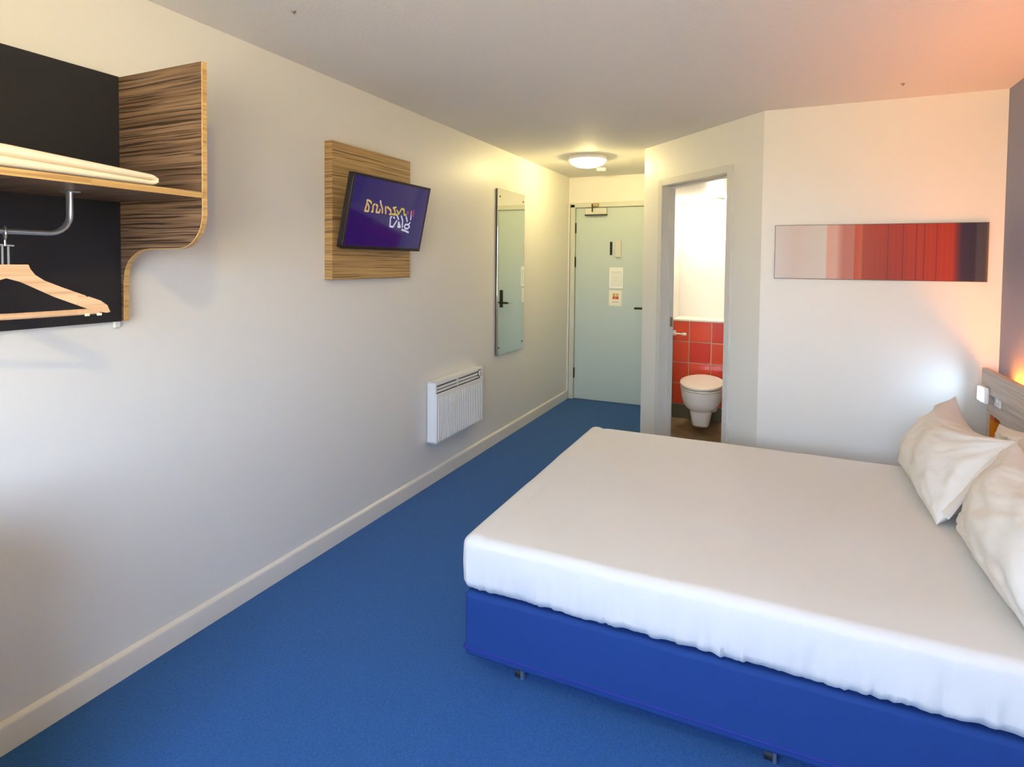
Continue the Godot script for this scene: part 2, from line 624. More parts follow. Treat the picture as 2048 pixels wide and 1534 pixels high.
func bathroom() -> void:
	# timber lining and architraves of the doorway in the diagonal wall
	var t := diagonal()
	var d := setting("door_2")
	for s: float in [0.2365, 0.998]:
		part("architrave", G().rbox(Vector3(s, 1.06, 0.006), Vector3(0.05, 2.12, 0.016), 0.004, 2, 0.0, t), M.jamb, d)
	part("architrave", G().rbox(Vector3(0.617, 2.096, 0.006), Vector3(0.713, 0.05, 0.0155), 0.004, 2, 0.0, t), M.jamb, d)
	for s: float in [0.2515, 0.9815]:
		part("lining", G().rbox(Vector3(s, 1.0365, -0.051), Vector3(0.019, 2.073, 0.106), 0.002, 1, 0.0, t), M.jamb, d)
	part("lining", G().rbox(Vector3(0.6165, 2.078, -0.051), Vector3(0.745, 0.019, 0.106), 0.002, 1, 0.0, t), M.jamb, d)
	for s: float in [0.268, 0.965]:
		part("door_stop", G().rbox(Vector3(s, 1.03, -0.078), Vector3(0.015, 2.06, 0.045), 0.002, 1, 0.0, t), M.jamb, d)
	part("door_stop", G().rbox(Vector3(0.6165, 2.0605, -0.078), Vector3(0.68, 0.016, 0.045), 0.002, 1, 0.0, t), M.jamb, d)
	part("strike_plate", G().rbox(Vector3(0.277, 1.03, -0.082), Vector3(0.004, 0.075, 0.022), 0.001, 1, 0.0, t), M.brass, d)

	var poly := PackedVector2Array([Vector2(P1.x + 0.09, -6.1), Vector2(P1.x + 0.09, -4.724), Vector2(-0.08, -3.90), Vector2(RX, -3.94), Vector2(RX, -6.1)])
	# polygons lie in xz: turn the prism so that local z points down
	var flat := Transform3D(Basis(Vector3.RIGHT, Vector3.BACK, Vector3.DOWN), Vector3(0, 0.002, 0))
	struct("floor_bathroom", G().prism(poly, 0.008, flat), M.vinyl)
	flat.origin.y = 2.1
	struct("ceiling_bathroom", G().prism(PackedVector2Array([Vector2(P1.x + 0.09, -6.1), Vector2(P1.x + 0.09, -4.745), Vector2(-0.05, -3.945), Vector2(RX, -3.945), Vector2(RX, -6.1)]), 0.06, flat), M.bath)
	struct("wall_bathroom", G().span(Vector3(P1.x + 0.09, 0, -6.2), Vector3(RX, H, -6.1)), M.bath)
	struct("wall_bathroom_side", G().span(Vector3(P1.x + 0.0902, 0, -6.1), Vector3(P1.x + 0.0942, 2.07, -4.75)), M.bath)
	# low duct wall with red tiles
	var dw := setting("wall_tiled")
	part("duct", G().span(Vector3(P1.x + 0.095, 0, -6.1), Vector3(RX, 0.936, -5.729)), M.grout, dw)
	part("ledge", G().rbox(Vector3((P1.x + 0.095 + RX) / 2.0, 0.945, -5.906), Vector3(RX - P1.x - 0.095, 0.018, 0.386), 0.004), M.bath, dw)
	part("cove_skirting", G().span(Vector3(P1.x + 0.095, 0.006, -5.729), Vector3(RX, 0.137, -5.716)), M.cove, dw)
	var shared := {}
	var rng := RandomNumberGenerator.new()
	rng.seed = 7
	for row in 4:
		for col in 10:
			var x0 := -0.946 + 0.2 * col
			var x1 := minf(x0 + 0.192, RX)
			x0 = maxf(x0, P1.x + 0.097)
			var w := x1 - x0
			var key := int(round(w * 1000.0))
			if not shared.has(key):
				shared[key] = G().rbox(Vector3.ZERO, Vector3(w, 0.192, 0.012), 0.003, 1).mesh(30.0)
			var o := part("tile", shared[key], M.tiles[rng.randi() % 4], dw)
			o.position = Vector3((x0 + x1) / 2.0, 0.241 + 0.2 * row, -5.725 + rng.randf() * 0.001)
	toilet()
	var hold := thing("toilet_roll_holder", "small white toilet roll holder on the red tiles", "holder", Vector3(-0.84, 0.815, -5.719))
	part("back_plate", G().rbox(Vector3(-0.885, 0.82, -5.711), Vector3(0.03, 0.05, 0.016), 0.004), M.ceramic, hold)
	part("bar", G().tube([Vector3(-0.885, 0.82, -5.70), Vector3(-0.885, 0.82, -5.66), Vector3(-0.80, 0.818, -5.66)], 0.008), M.ceramic, hold)
	part("knob", G().rbox(Vector3(-0.787, 0.818, -5.66), Vector3(0.042, 0.03, 0.03), 0.014, 3), M.ceramic, hold)
	# ceiling lamp of the bathroom, close to the far wall
	var l := thing("bathroom_ceiling_light", "small bright round light on the bathroom ceiling", "ceiling light", Vector3(-0.52, 2.07, -5.55))
	part("rim", G().lathe([Vector2(0, 0), Vector2(0.075, 0), Vector2(0.075, -0.02), Vector2(0.062, -0.024)], 28, Transform3D(Basis(), Vector3(-0.52, 2.07, -5.55))), M.plastic, l)
	part("lens", G().lathe([Vector2(0.06, -0.022), Vector2(0.05, -0.034), Vector2(0, -0.04)], 28, Transform3D(Basis(), Vector3(-0.52, 2.07, -5.55))), glow(Color(1.0, 0.95, 0.84), 3.0), l)
	var sp := OmniLight3D.new()
	sp.name = "bathroom_lamp"
	sp.light_color = Color(1.0, 0.95, 0.87)
	sp.light_energy = 0.46
	sp.light_size = 0.05
	sp.omni_range = 12.0
	sp.omni_attenuation = 2.0
	sp.shadow_enabled = true
	sp.position = Vector3(0, -0.085, 0)
	l.add_child(sp)


func ellipse(c: Vector3, rx: float, rz: float, n := 32, power := 2.0) -> Array:
	var r := []
	for k in n:
		var a := TAU * k / n
		var ca := cos(a)
		var sa := sin(a)
		r.append(c + Vector3(signf(ca) * pow(absf(ca), 2.0 / power) * rx, 0, signf(sa) * pow(absf(sa), 2.0 / power) * rz))
	return r


func toilet() -> void:
	var t := thing("toilet", "white wall-hung toilet with closed lid against red tiles", "toilet", Vector3(-0.585, 0.0, -5.4))
	var x := -0.585
	var rings := []
	for q in [[0.055, -5.345, 0.055, 0.08, 3.5], [0.075, -5.335, 0.072, 0.10, 3.2], [0.15, -5.335, 0.085, 0.12, 3.0], [0.20, -5.34, 0.096, 0.135, 2.8], [0.211, -5.342, 0.104, 0.145, 2.5], [0.222, -5.345, 0.126, 0.175, 2.3], [0.25, -5.35, 0.150, 0.20, 2.2], [0.29, -5.35, 0.165, 0.22, 2.1], [0.33, -5.35, 0.172, 0.232, 2.1], [0.37, -5.345, 0.176, 0.24, 2.1], [0.385, -5.345, 0.174, 0.238, 2.1]]:
		rings.append(ellipse(Vector3(x, q[0], q[1]), q[2], q[3], 36, q[4]))
	var g := G().loft(rings)
	g.rbox(Vector3(x, 0.26, -5.6), Vector3(0.24, 0.24, 0.238), 0.04, 3)
	part("pan", g, M.ceramic, t)
	part("seat", G().loft([ellipse(Vector3(x, 0.387, -5.345), 0.176, 0.242, 36), ellipse(Vector3(x, 0.392, -5.345), 0.182, 0.248, 36), ellipse(Vector3(x, 0.402, -5.345), 0.182, 0.248, 36), ellipse(Vector3(x, 0.405, -5.345), 0.176, 0.242, 36)]), M.lid, t)
	var lid := []
	for q in [[0.0, 0.178, 0.25], [0.006, 0.185, 0.256], [0.018, 0.184, 0.255], [0.026, 0.16, 0.228], [0.031, 0.10, 0.15], [0.033, 0.02, 0.03]]:
		var r := ellipse(Vector3(x, 0.409 + q[0], -5.35), q[1], q[2], 36)
		for k in r.size():
			r[k].y += (-5.1 - r[k].z) * 0.07
		lid.append(r)
	part("lid", G().loft(lid), M.lid, t, 25.0)
	for s: float in [-0.07, 0.07]:
		part("hinge", G().rbox(Vector3(x + s, 0.412, -5.585), Vector3(0.03, 0.03, 0.03), 0.01, 2), M.steel, t)
	part("fixing_cap", G().rbox(Vector3(x - 0.128, 0.215, -5.56), Vector3(0.018, 0.03, 0.03), 0.006, 2), M.ceramic, t)


func bed() -> void:
	var x0 := -1.004
	var x1 := 0.965
	var z0 := -1.815
	var z1 := -3.40
	var xc := (x0 + x1) / 2.0
	var zc := (z0 + z1) / 2.0
	var b := thing("divan_base", "blue fabric divan bed base on castors under the white mattress", "bed base", Vector3(xc, 0, zc))
	part("base", G().rbox(Vector3(xc, 0.17, zc), Vector3(x1 - x0, 0.235, z0 - z1), 0.018, 3), M.divan, b)
	var path := []
	for q in [Vector2(x0, z0), Vector2(x1, z0), Vector2(x1, z1), Vector2(x0, z1)]:
		path.append(q)
	for y: float in [0.085]:
		var g := G()
		for k in 4:
			var a: Vector2 = path[k]
			var e: Vector2 = path[(k + 1) % 4]
			g.tube([Vector3(a.x, y, a.y), Vector3(e.x, y, e.y)], 0.004, 0.0, 8, Vector3(0.3, 1, 0.2))
		part("piping", g, M.piping, b)
	for cx: float in [-0.80, 0.012, 0.80]:
		for cz: float in [z0 - 0.052, z1 + 0.052]:
			castor(b, cx, cz)
	# mattress under a white fitted sheet
	var m := thing("mattress", "mattress covered by a plain white sheet on the blue divan", "mattress", Vector3(xc, 0.2885, zc))
	var n := FastNoiseLite.new()
	n.seed = 4
	n.frequency = 1.0
	n.fractal_octaves = 2
	var hx := (x1 - x0 + 0.016) / 2.0
	var hz := (z0 - z1 + 0.016) / 2.0
	var hy := 0.1
	var c2 := Vector3(xc, 0.3925, zc)
	var g2 := G().rbox(c2, Vector3(hx * 2.0, hy * 2.0, hz * 2.0), 0.034, 5, 0.0105)
	for k2 in g2.v.size():
		var p := g2.v[k2] - c2
		var side := maxf(absf(p.x) / hx, absf(p.z) / hz)
		var along := p.x if absf(p.z) / hz > absf(p.x) / hx else p.z
		var outw := Vector3(p.x / hx, 0, p.z / hz)
		outw = Vector3(0, 0, signf(p.z)) if absf(outw.z) > absf(outw.x) else Vector3(signf(p.x), 0, 0)
		var down := clampf((hy * 0.55 - p.y) / (hy * 1.5), 0.0, 1.0)
		if side > 0.9:
			var kk := clampf((side - 0.94) / 0.06, 0.0, 1.0)
			p += outw * kk * (0.006 * (1.0 - pow(p.y / hy, 2.0)))
			# gathers of the elastic hem
			var gather := n.get_noise_2d(along * 26.0, 3.0 + p.y * 4.0) * 0.012 + n.get_noise_2d(along * 46.0, 9.0 + p.y * 2.0) * 0.007
			p += outw * kk * gather * down
			if p.y < -hy * 0.6:
				p.y += kk * (n.get_noise_2d(along * 4.0, 20.0) * 0.012 + n.get_noise_2d(along * 19.0, 25.0) * 0.005) + 0.003 * kk
				p -= outw * 0.012 * kk * clampf((-p.y / hy - 0.6) / 0.4, 0.0, 1.0)
		if p.y > hy * 0.8:
			p.y += n.get_noise_2d(p.x * 2.2, p.z * 2.2) * 0.004
			# tape edge: a shallow furrow that runs round the top
			var inset := minf(hx - absf(p.x), hz - absf(p.z))
			inset = hx + p.x
			p.y -= 0.004 * exp(-pow((inset - 0.085) / 0.014, 2.0))
			p.y += 0.004 * exp(-pow((inset - 0.05) / 0.022, 2.0))
		g2.v[k2] = p + c2
	part("sheet_cover", g2, M.linen, m, 70.0)


func castor(b: Node3D, cx: float, cz: float) -> void:
	var c := part("castor", G().rbox(Vector3(cx, 0.046, cz), Vector3(0.034, 0.013, 0.034), 0.003), M.steel, b)
	part("fork", G().rbox(Vector3(cx + 0.013, 0.025, cz + 0.012), Vector3(0.012, 0.040, 0.020), 0.003), M.steel, c)
	part("wheel", G().tube([Vector3(cx - 0.016, 0.0185, cz), Vector3(cx + 0.009, 0.0185, cz)], 0.0185, 0.0, 16), M.rubber, c)


func headboard() -> void:
	var hb := thing("headboard", "grey-brown wood headboard fixed to the mauve wall behind the pillows", "headboard", Vector3(1.02, 0.0, -2.6))
	var zf := -3.745
	var zn := -1.5
	# lower board with an open niche near the far end
	var nz0 := -3.70
	var nz1 := -3.49
	var ny0 := 0.45
	var ny1 := 0.73
	var g := G()
	var x0 := 1.0
	var x1 := 1.05
	g.span(Vector3(x0, 0.0, zf), Vector3(x1, 0.85, nz0))
	g.span(Vector3(x0, 0.0, nz1), Vector3(x1, 0.85, zn))
	g.span(Vector3(x0, 0.0, nz0), Vector3(x1, ny0, nz1))
	g.span(Vector3(x0, ny1, nz0), Vector3(x1, 0.85, nz1))
	# rounded upper corner of the niche
	var poly := PackedVector2Array([Vector2(nz1, ny1)])
	for k in 9:
		var a := PI / 2.0 * k / 8.0
		poly.append(Vector2(nz1 - 0.09 + 0.09 * sin(a), ny1 - 0.09 + 0.09 * cos(a)))
	g.prism(poly, x1 - x0, Transform3D(Basis(Vector3(0, 0, 1), Vector3.UP, Vector3(-1, 0, 0)), Vector3((x0 + x1) / 2.0, 0, 0)))
	part("lower_board", g, M.ash, hb)
	var nb := part("niche_back", G().span(Vector3(1.051, ny0, nz0), Vector3(1.066, ny1, nz1)), M.orange, hb)
	part("niche_shelf", G().rbox(Vector3(1.028, 0.6, (nz0 + nz1) / 2.0), Vector3(0.04, 0.014, nz1 - nz0), 0.003), M.orange, nb)
	part("niche_block", G().rbox(Vector3(1.024, 0.715, nz0 + 0.03), Vector3(0.04, 0.028, 0.058), 0.003), M.dark_orange, nb)
	part("niche_side", G().span(Vector3(1.001, ny0, nz0), Vector3(1.051, ny1, nz0 + 0.004)), M.orange, nb)
	part("niche_floor", G().span(Vector3(1.001, ny0, nz0), Vector3(1.051, ny0 + 0.004, nz1)), M.orange, nb)
	part("top_rail", G().rbox(Vector3(0.988, 0.9, (zf + zn) / 2.0), Vector3(0.028, 0.115, zn - zf), 0.004), M.ash, hb)
	part("rail_step", G().rbox(Vector3(0.996, 0.83, (-3.40 + zn) / 2.0), Vector3(0.014, 0.05, zn + 3.40), 0.003), M.ash, hb)
	part("light_tray", G().span(Vector3(1.0, 0.85, zf), Vector3(1.066, 0.862, zn)), M.ash, hb)
	var sock := part("socket_plate", G().rbox(Vector3(0.997, 0.825, -3.575), Vector3(0.008, 0.07, 0.07), 0.002), M.plastic, hb, 40.0, "white switch plate")
	part("rocker", G().rbox(Vector3(0.991, 0.828, -3.578), Vector3(0.006, 0.034, 0.022), 0.002), M.plastic, sock)
	# warm strip light in the tray, shining up the wall
	var st := thing("strip_light", "warm orange strip light glowing behind the headboard top", "light", Vector3(1.035, 0.863, -2.7))
	part("diffuser", G().rbox(Vector3(1.035, 0.88, -2.66), Vector3(0.04, 0.03, 1.9), 0.008, 2), glow(Color(1.0, 0.55, 0.10), 1.6), st)
	var a := AreaLight3D.new()
	a.name = "strip_lamp"
	a.area_size = Vector2(0.04, 1.9)
	a.area_normalize_energy = true
	a.light_color = Color(1.0, 0.57, 0.20)
	a.light_energy = 1.65
	a.area_range = 12.0
	a.shadow_enabled = true
	a.rotation_degrees = Vector3(90, 0, 0)
	a.position = Vector3(0, 0.036, 0.04)
	st.add_child(a)
	# small cool reading lamp on the end of the board
	var rl := thing("reading_light", "small bright white reading light at the far end of the headboard", "light", Vector3(1.0, 0.838, -3.655))
	part("bracket", G().rbox(Vector3(0.966, 0.80, -3.655), Vector3(0.014, 0.02, 0.05), 0.004), M.plastic, rl)
	part("housing", G().rbox(Vector3(0.963, 0.833, -3.655), Vector3(0.02, 0.082, 0.086), 0.006), M.plastic, rl)
	part("lens", G().rbox(Vector3(0.948, 0.835, -3.655), Vector3(0.012, 0.07, 0.07), 0.005), glow(Color(0.86, 0.93, 1.0), 3.0), rl)
	var o := AreaLight3D.new()
	o.name = "reading_lamp"
	o.area_size = Vector2(0.06, 0.06)
	o.area_normalize_energy = true
	o.light_color = Color(0.74, 0.86, 1.0)
	o.light_energy = 0.085
	o.area_range = 12.0
	o.shadow_enabled = true
	o.rotation_degrees = Vector3(0, 90, 0)
	o.position = Vector3(-0.062, 0.0, 0.0)
	rl.add_child(o)


# a stuffed pillow: u along the length, w up its height
func pillow_geo(w: float, h: float, thick: float, seed_: int, sag: float, t: Transform3D) -> Geo:
	var n := FastNoiseLite.new()
	n.seed = seed_
	n.frequency = 1.0
	n.fractal_octaves = 3
	var nu := 56
	var nv := 40
	var pv := PackedVector3Array()
	var pi := PackedInt32Array()
	for face in 2:
		var s := 1.0 if face == 0 else -1.0
		for j in nv + 1:
			for k in nu + 1:
				var a := sin((float(k) / nu - 0.5) * PI)
				var b := sin((float(j) / nv - 0.5) * PI)
				var fill := pow(maxf(0.0, 1.0 - pow(absf(a), 2.4)), 0.55) * pow(maxf(0.0, 1.0 - pow(absf(b), 2.4)), 0.55)
				# edges draw in between the corners
				var x := a * w / 2.0 * (1.0 - 0.05 * (1.0 - b * b))
				var y := b * h / 2.0 * (1.0 - 0.06 * (1.0 - a * a))
				if b > 0.0:
					y -= sag * b * (1.0 - a * a)
				var z := s * fill * thick / 2.0
				# creases that fan out from the corners
				var edge := maxf(absf(a), absf(b))
				var ang := atan2(absf(b) - 1.05, absf(a) - 1.05)
				var fold := sin(ang * 15.0 + seed_) * 0.5 + n.get_noise_2d(ang * 9.0, seed_) 
				z += s * 0.008 * fold * smoothstep(0.3, 0.75, edge) * minf(1.0, fill * 1.4)
				z += s * 0.016 * n.get_noise_2d(a * 1.8 + 5.0 * face, b * 1.8) * minf(1.0, fill * 2.0)
				pv.append(Vector3(x, y, z))
		var o := face * (nu + 1) * (nv + 1)
		for j in nv:
			for k in nu:
				var p := o + j * (nu + 1) + k
				var q := p + nu + 1
				pi.append_array(PackedInt32Array([p, p + 1, q + 1, p, q + 1, q]) if face == 0 else PackedInt32Array([p, q + 1, p + 1, p, q, q + 1]))
	var g := G()
	g.add(pv, pi, t)
	return g


# foot: middle of the lower edge on the bed; lean: how far the top goes back for one metre of slope; turn about the vertical
func pillow(called: String, label: String, foot: Vector3, top: Vector3, w: float, thick: float, seed_: int, sag: float, roll: float) -> void:
	var up := (top - foot)
	var h := up.length()
	up /= h
	var along := Vector3(0, 0, 1)
	var nrm := along.cross(up).normalized()
	up = up.rotated(nrm, roll)
	along = up.cross(nrm).normalized()
	var p := thing(called, label, "pillow", (foot + top) / 2.0, "white pillows at the bed head")
	var b := Basis(along, up, nrm)
	part("pillowcase", pillow_geo(w, h, thick, seed_, sag, Transform3D(b, (foot + top) / 2.0)), M.pillow, p, 75.0)
	# flat flap of the open end, hanging over the near side
	var c := (foot + top) / 2.0
	var rows := []
	for k in 13:
		var q := (k / 12.0 - 0.5) * (h - 0.10)
		var wave := sin(k * 0.7 + seed_) * 0.004
		rows.append([c + b * Vector3(w / 2.0 - 0.03, q, 0.014 + wave), c + b * Vector3(w / 2.0 + 0.018, q * 1.02, 0.006 - wave), c + b * Vector3(w / 2.0 + 0.016, q * 1.02, -0.006 - wave), c + b * Vector3(w / 2.0 - 0.03, q, -0.014 + wave)])
	part("open_hem", G().loft(rows), M.pillow, p, 60.0)


func pillows() -> void:
	pillow("pillow", "warm-toned white pillow standing against the headboard, behind the others", Vector3(0.865, 0.585, -2.84), Vector3(0.915, 0.865, -2.84), 0.68, 0.13, 5, 0.02, 0.22)
	pillow("pillow", "white pillow nearest the bathroom wall, leaning in front of the standing one", Vector3(0.565, 0.505, -3.03), Vector3(0.795, 0.855, -3.03), 0.80, 0.22, 2, 0.06, 0.0)
	pillow("pillow", "white pillow nearest the camera, cut off by the right edge", Vector3(0.63, 0.505, -2.20), Vector3(0.78, 0.86, -2.20), 0.80, 0.24, 9, 0.03, 0.0)


func wall_unit() -> void:
	var u := thing("wardrobe_unit", "open wall wardrobe unit with black back and zebra-grain wooden side", "wardrobe", Vector3(LX, 1.26, -0.8))
	var zr := -1.272
	var zl := -0.36
	part("back_panel", G().rbox(Vector3(LX + 0.009, 1.677, (zr + zl) / 2.0), Vector3(0.018, 0.834, zl - zr), 0.001, 1), M.black, u)
	var poly := PackedVector2Array([Vector2(0.0, 1.262), Vector2(0.028, 1.262), Vector2(0.03, 1.40)])
	for k in 9:
		var a := PI / 2.0 * k / 8.0
		poly.append(Vector2(0.17 - 0.137 * cos(a), 1.41 + 0.1 * sin(a)))
	for k in 9:
		var a := PI / 2.0 * k / 8.0
		poly.append(Vector2(0.315 + 0.108 * sin(a), 1.62 - 0.108 * cos(a)))
	poly.append(Vector2(0.426, 2.092))
	poly.append(Vector2(0.0, 2.092))
	var edge := PackedVector2Array(poly)
	for z: float in [zr - 0.009, zl + 0.009]:
		var sp := part("side_panel", G().prism(poly, 0.018, Transform3D(Basis(), Vector3(LX, 0, z))), M.zebra, u)
		# pale edge banding that follows the curved front
		var rings := []
		for k in range(1, edge.size() - 1):
			var e := edge[k]
			var nx: Vector2 = (edge[mini(k + 1, edge.size() - 2)] - edge[maxi(k - 1, 1)]).normalized()
			var out := Vector2(nx.y, -nx.x)
			var c := Vector3(LX + e.x, e.y, z)
			var o3 := Vector3(out.x, out.y, 0)
			rings.append([c + Vector3(0, 0, -0.0092), c + o3 * 0.0022 + Vector3(0, 0, -0.0082), c + o3 * 0.0022 + Vector3(0, 0, 0.0082), c + Vector3(0, 0, 0.0092)])
		part("edge_band", G().loft(rings), M.ply, sp)
	part("shelf", G().rbox(Vector3(LX + 0.222, 1.677, (zr + zl) / 2.0), Vector3(0.408, 0.018, zl - zr - 0.001), 0.001, 1), M.zebra, u)
	part("shelf_edge", G().rbox(Vector3(LX + 0.427, 1.677, (zr + zl) / 2.0), Vector3(0.004, 0.0185, zl - zr - 0.001), 0.001, 1), M.ply, u)
	part("screw", G().tube([Vector3(LX + 0.017, 2.0, -1.187), Vector3(LX + 0.02, 2.0, -1.187)], 0.005, 0.0, 10), M.grille, u)
	# chrome rail: flat oval tube bent down from the shelf at both ends
	var rx := LX + 0.214
	var path := []
	var z0 := -1.008
	var z1 := -0.62
	path.append(Vector3(rx, 1.668, z0))
	for k in 9:
		var a := PI / 2.0 * k / 8.0
		path.append(Vector3(rx, 1.60 - 0.055 * sin(a), z0 + 0.055 - 0.055 * cos(a)))
	for k in 9:
		var a := PI / 2.0 * k / 8.0
		path.append(Vector3(rx, 1.60 - 0.055 * cos(a), z1 - 0.055 + 0.055 * sin(a)))
	path.append(Vector3(rx, 1.668, z1))
	part("hanging_rail", G().tube(path, 0.013, 0.0075, 16, Vector3(0, 0.7, 0.7)), M.steel, u)
	for z: float in [z0, z1]:
		part("flange", G().rbox(Vector3(rx, 1.666, z), Vector3(0.05, 0.005, 0.034), 0.002, 1), M.steel, u)
	part("fixing_bracket", G().rbox(Vector3(LX + 0.006, 1.25, -1.262), Vector3(0.012, 0.024, 0.02), 0.003), M.trim, u)

	# folded blanket on the shelf
	var b := thing("folded_blanket", "cream folded blanket lying on the wardrobe shelf", "blanket", Vector3(LX + 0.24, 1.6865, -0.8))
	var rows := []
	var nn := FastNoiseLite.new()
	nn.seed = 6
	nn.frequency = 1.0
	var bx0 := LX + 0.06
	var bx1 := LX + 0.416
	for k in 46:
		# close rows round the folded end, wide ones along the length
		var z := -1.137 + 0.019 * (1.0 - cos(PI / 2.0 * k / 9.0)) if k < 10 else lerpf(-1.118, -0.42, (k - 9) / 36.0)
		var e := sqrt(maxf(0.0, 1.0 - pow(1.0 - minf(1.0, (z + 1.1375) / 0.0195), 2.0)))
		var full := 0.034 + 0.022 * clampf((z + 1.13) / 0.36, 0.0, 1.0)
		var th := full * maxf(e, 0.4)
		var y1 := 1.6885 + (full - th) * 0.5
		var r := [Vector3(bx0, y1, z)]
		for j in 17:
			# the front edge shows two folded layers with a groove between them
			var q := j / 16.0
			var lobe := sqrt(absf(sin(TAU * q)))
			r.append(Vector3(bx1 - 0.014 * (1.0 - lobe) * e, y1 + th * q, z))
		for j in 8:
			var q := 1.0 - j / 7.0
			var px := lerpf(bx0, bx1 - 0.02, q)
			r.append(Vector3(px, y1 + th + nn.get_noise_2d(z * 5.0, px * 4.0) * 0.004 * e, z))
		rows.append(r)
	part("folded_cloth", G().loft(rows), M.cream, b, 50.0)

	# wooden hanger on a captive ring
	var hz := -0.852
	var hp := Vector3(rx, 1.457, hz)
	var h := thing("coat_hanger", "wooden coat hanger hanging from the chrome rail", "hanger", hp)
	var ang := deg_to_rad(18.0)
	var along := Vector3(sin(ang), 0, -cos(ang))
	var t := Transform3D(Basis(along, Vector3.UP, along.cross(Vector3.UP)), hp)
	var half := [Vector2(0.046, 0.0), Vector2(0.05, -0.012), Vector2(0.06, -0.028), Vector2(0.08, -0.044), Vector2(0.12, -0.064), Vector2(0.172, -0.088), Vector2(0.176, -0.093), Vector2(0.18, -0.091), Vector2(0.208, -0.104), Vector2(0.224, -0.118), Vector2(0.231, -0.138), Vector2(0.222, -0.14), Vector2(0.19, -0.133), Vector2(0.10, -0.089), Vector2(0.03, -0.047)]
	var outline := PackedVector2Array()
	for q: Vector2 in half:
		outline.append(q)
	outline.append(Vector2(0.0, -0.036))
	for k in half.size():
		var q: Vector2 = half[half.size() - 1 - k]
		outline.append(Vector2(-q.x, q.y))
	part("shoulder_piece", G().prism(outline, 0.014, t), M.beech, h, 25.0)
	part("trouser_bar", G().tube([Vector3(-0.205, -0.134, 0), Vector3(-0.1, -0.137, 0), Vector3(0, -0.139, 0), Vector3(0.1, -0.137, 0), Vector3(0.205, -0.134, 0)], 0.006, 0.0085, 10, Vector3.UP, false, t), M.beech, h)
	for q: float in [0.176, 0.205]:
		part("peg", G().rbox(Vector3(q, -0.1435, 0.002), Vector3(0.012, 0.008, 0.008), 0.002, 2, 0.0, t), M.cream, h)
	for q: float in [-0.006, 0.006]:
		part("hook_bar", G().tube([Vector3(q, -0.004, 0), Vector3(q, 0.052, 0)], 0.0026, 0.0, 8, Vector3.RIGHT, false, t), M.steel, h)
	part("hook_cross", G().tube([Vector3(-0.012, 0.052, 0), Vector3(0.018, 0.05, 0)], 0.0026, 0.0, 8, Vector3.UP, false, t), M.steel, h)
	part("hook_neck", G().tube([Vector3(rx, 1.506, hz), Vector3(rx, 1.5215, hz)], 0.0026, 0.0, 8, Vector3.RIGHT), M.steel, h)
	var ring := []
	for k in 24:
		var a := TAU * k / 24.0
		ring.append(Vector3(rx + cos(a) * 0.0185, 1.5405 + sin(a) * 0.0165, hz + 0.006 * cos(a)))
	part("hook_ring", G().tube(ring, 0.0024, 0.0, 8, Vector3.BACK, true), M.steel, h)


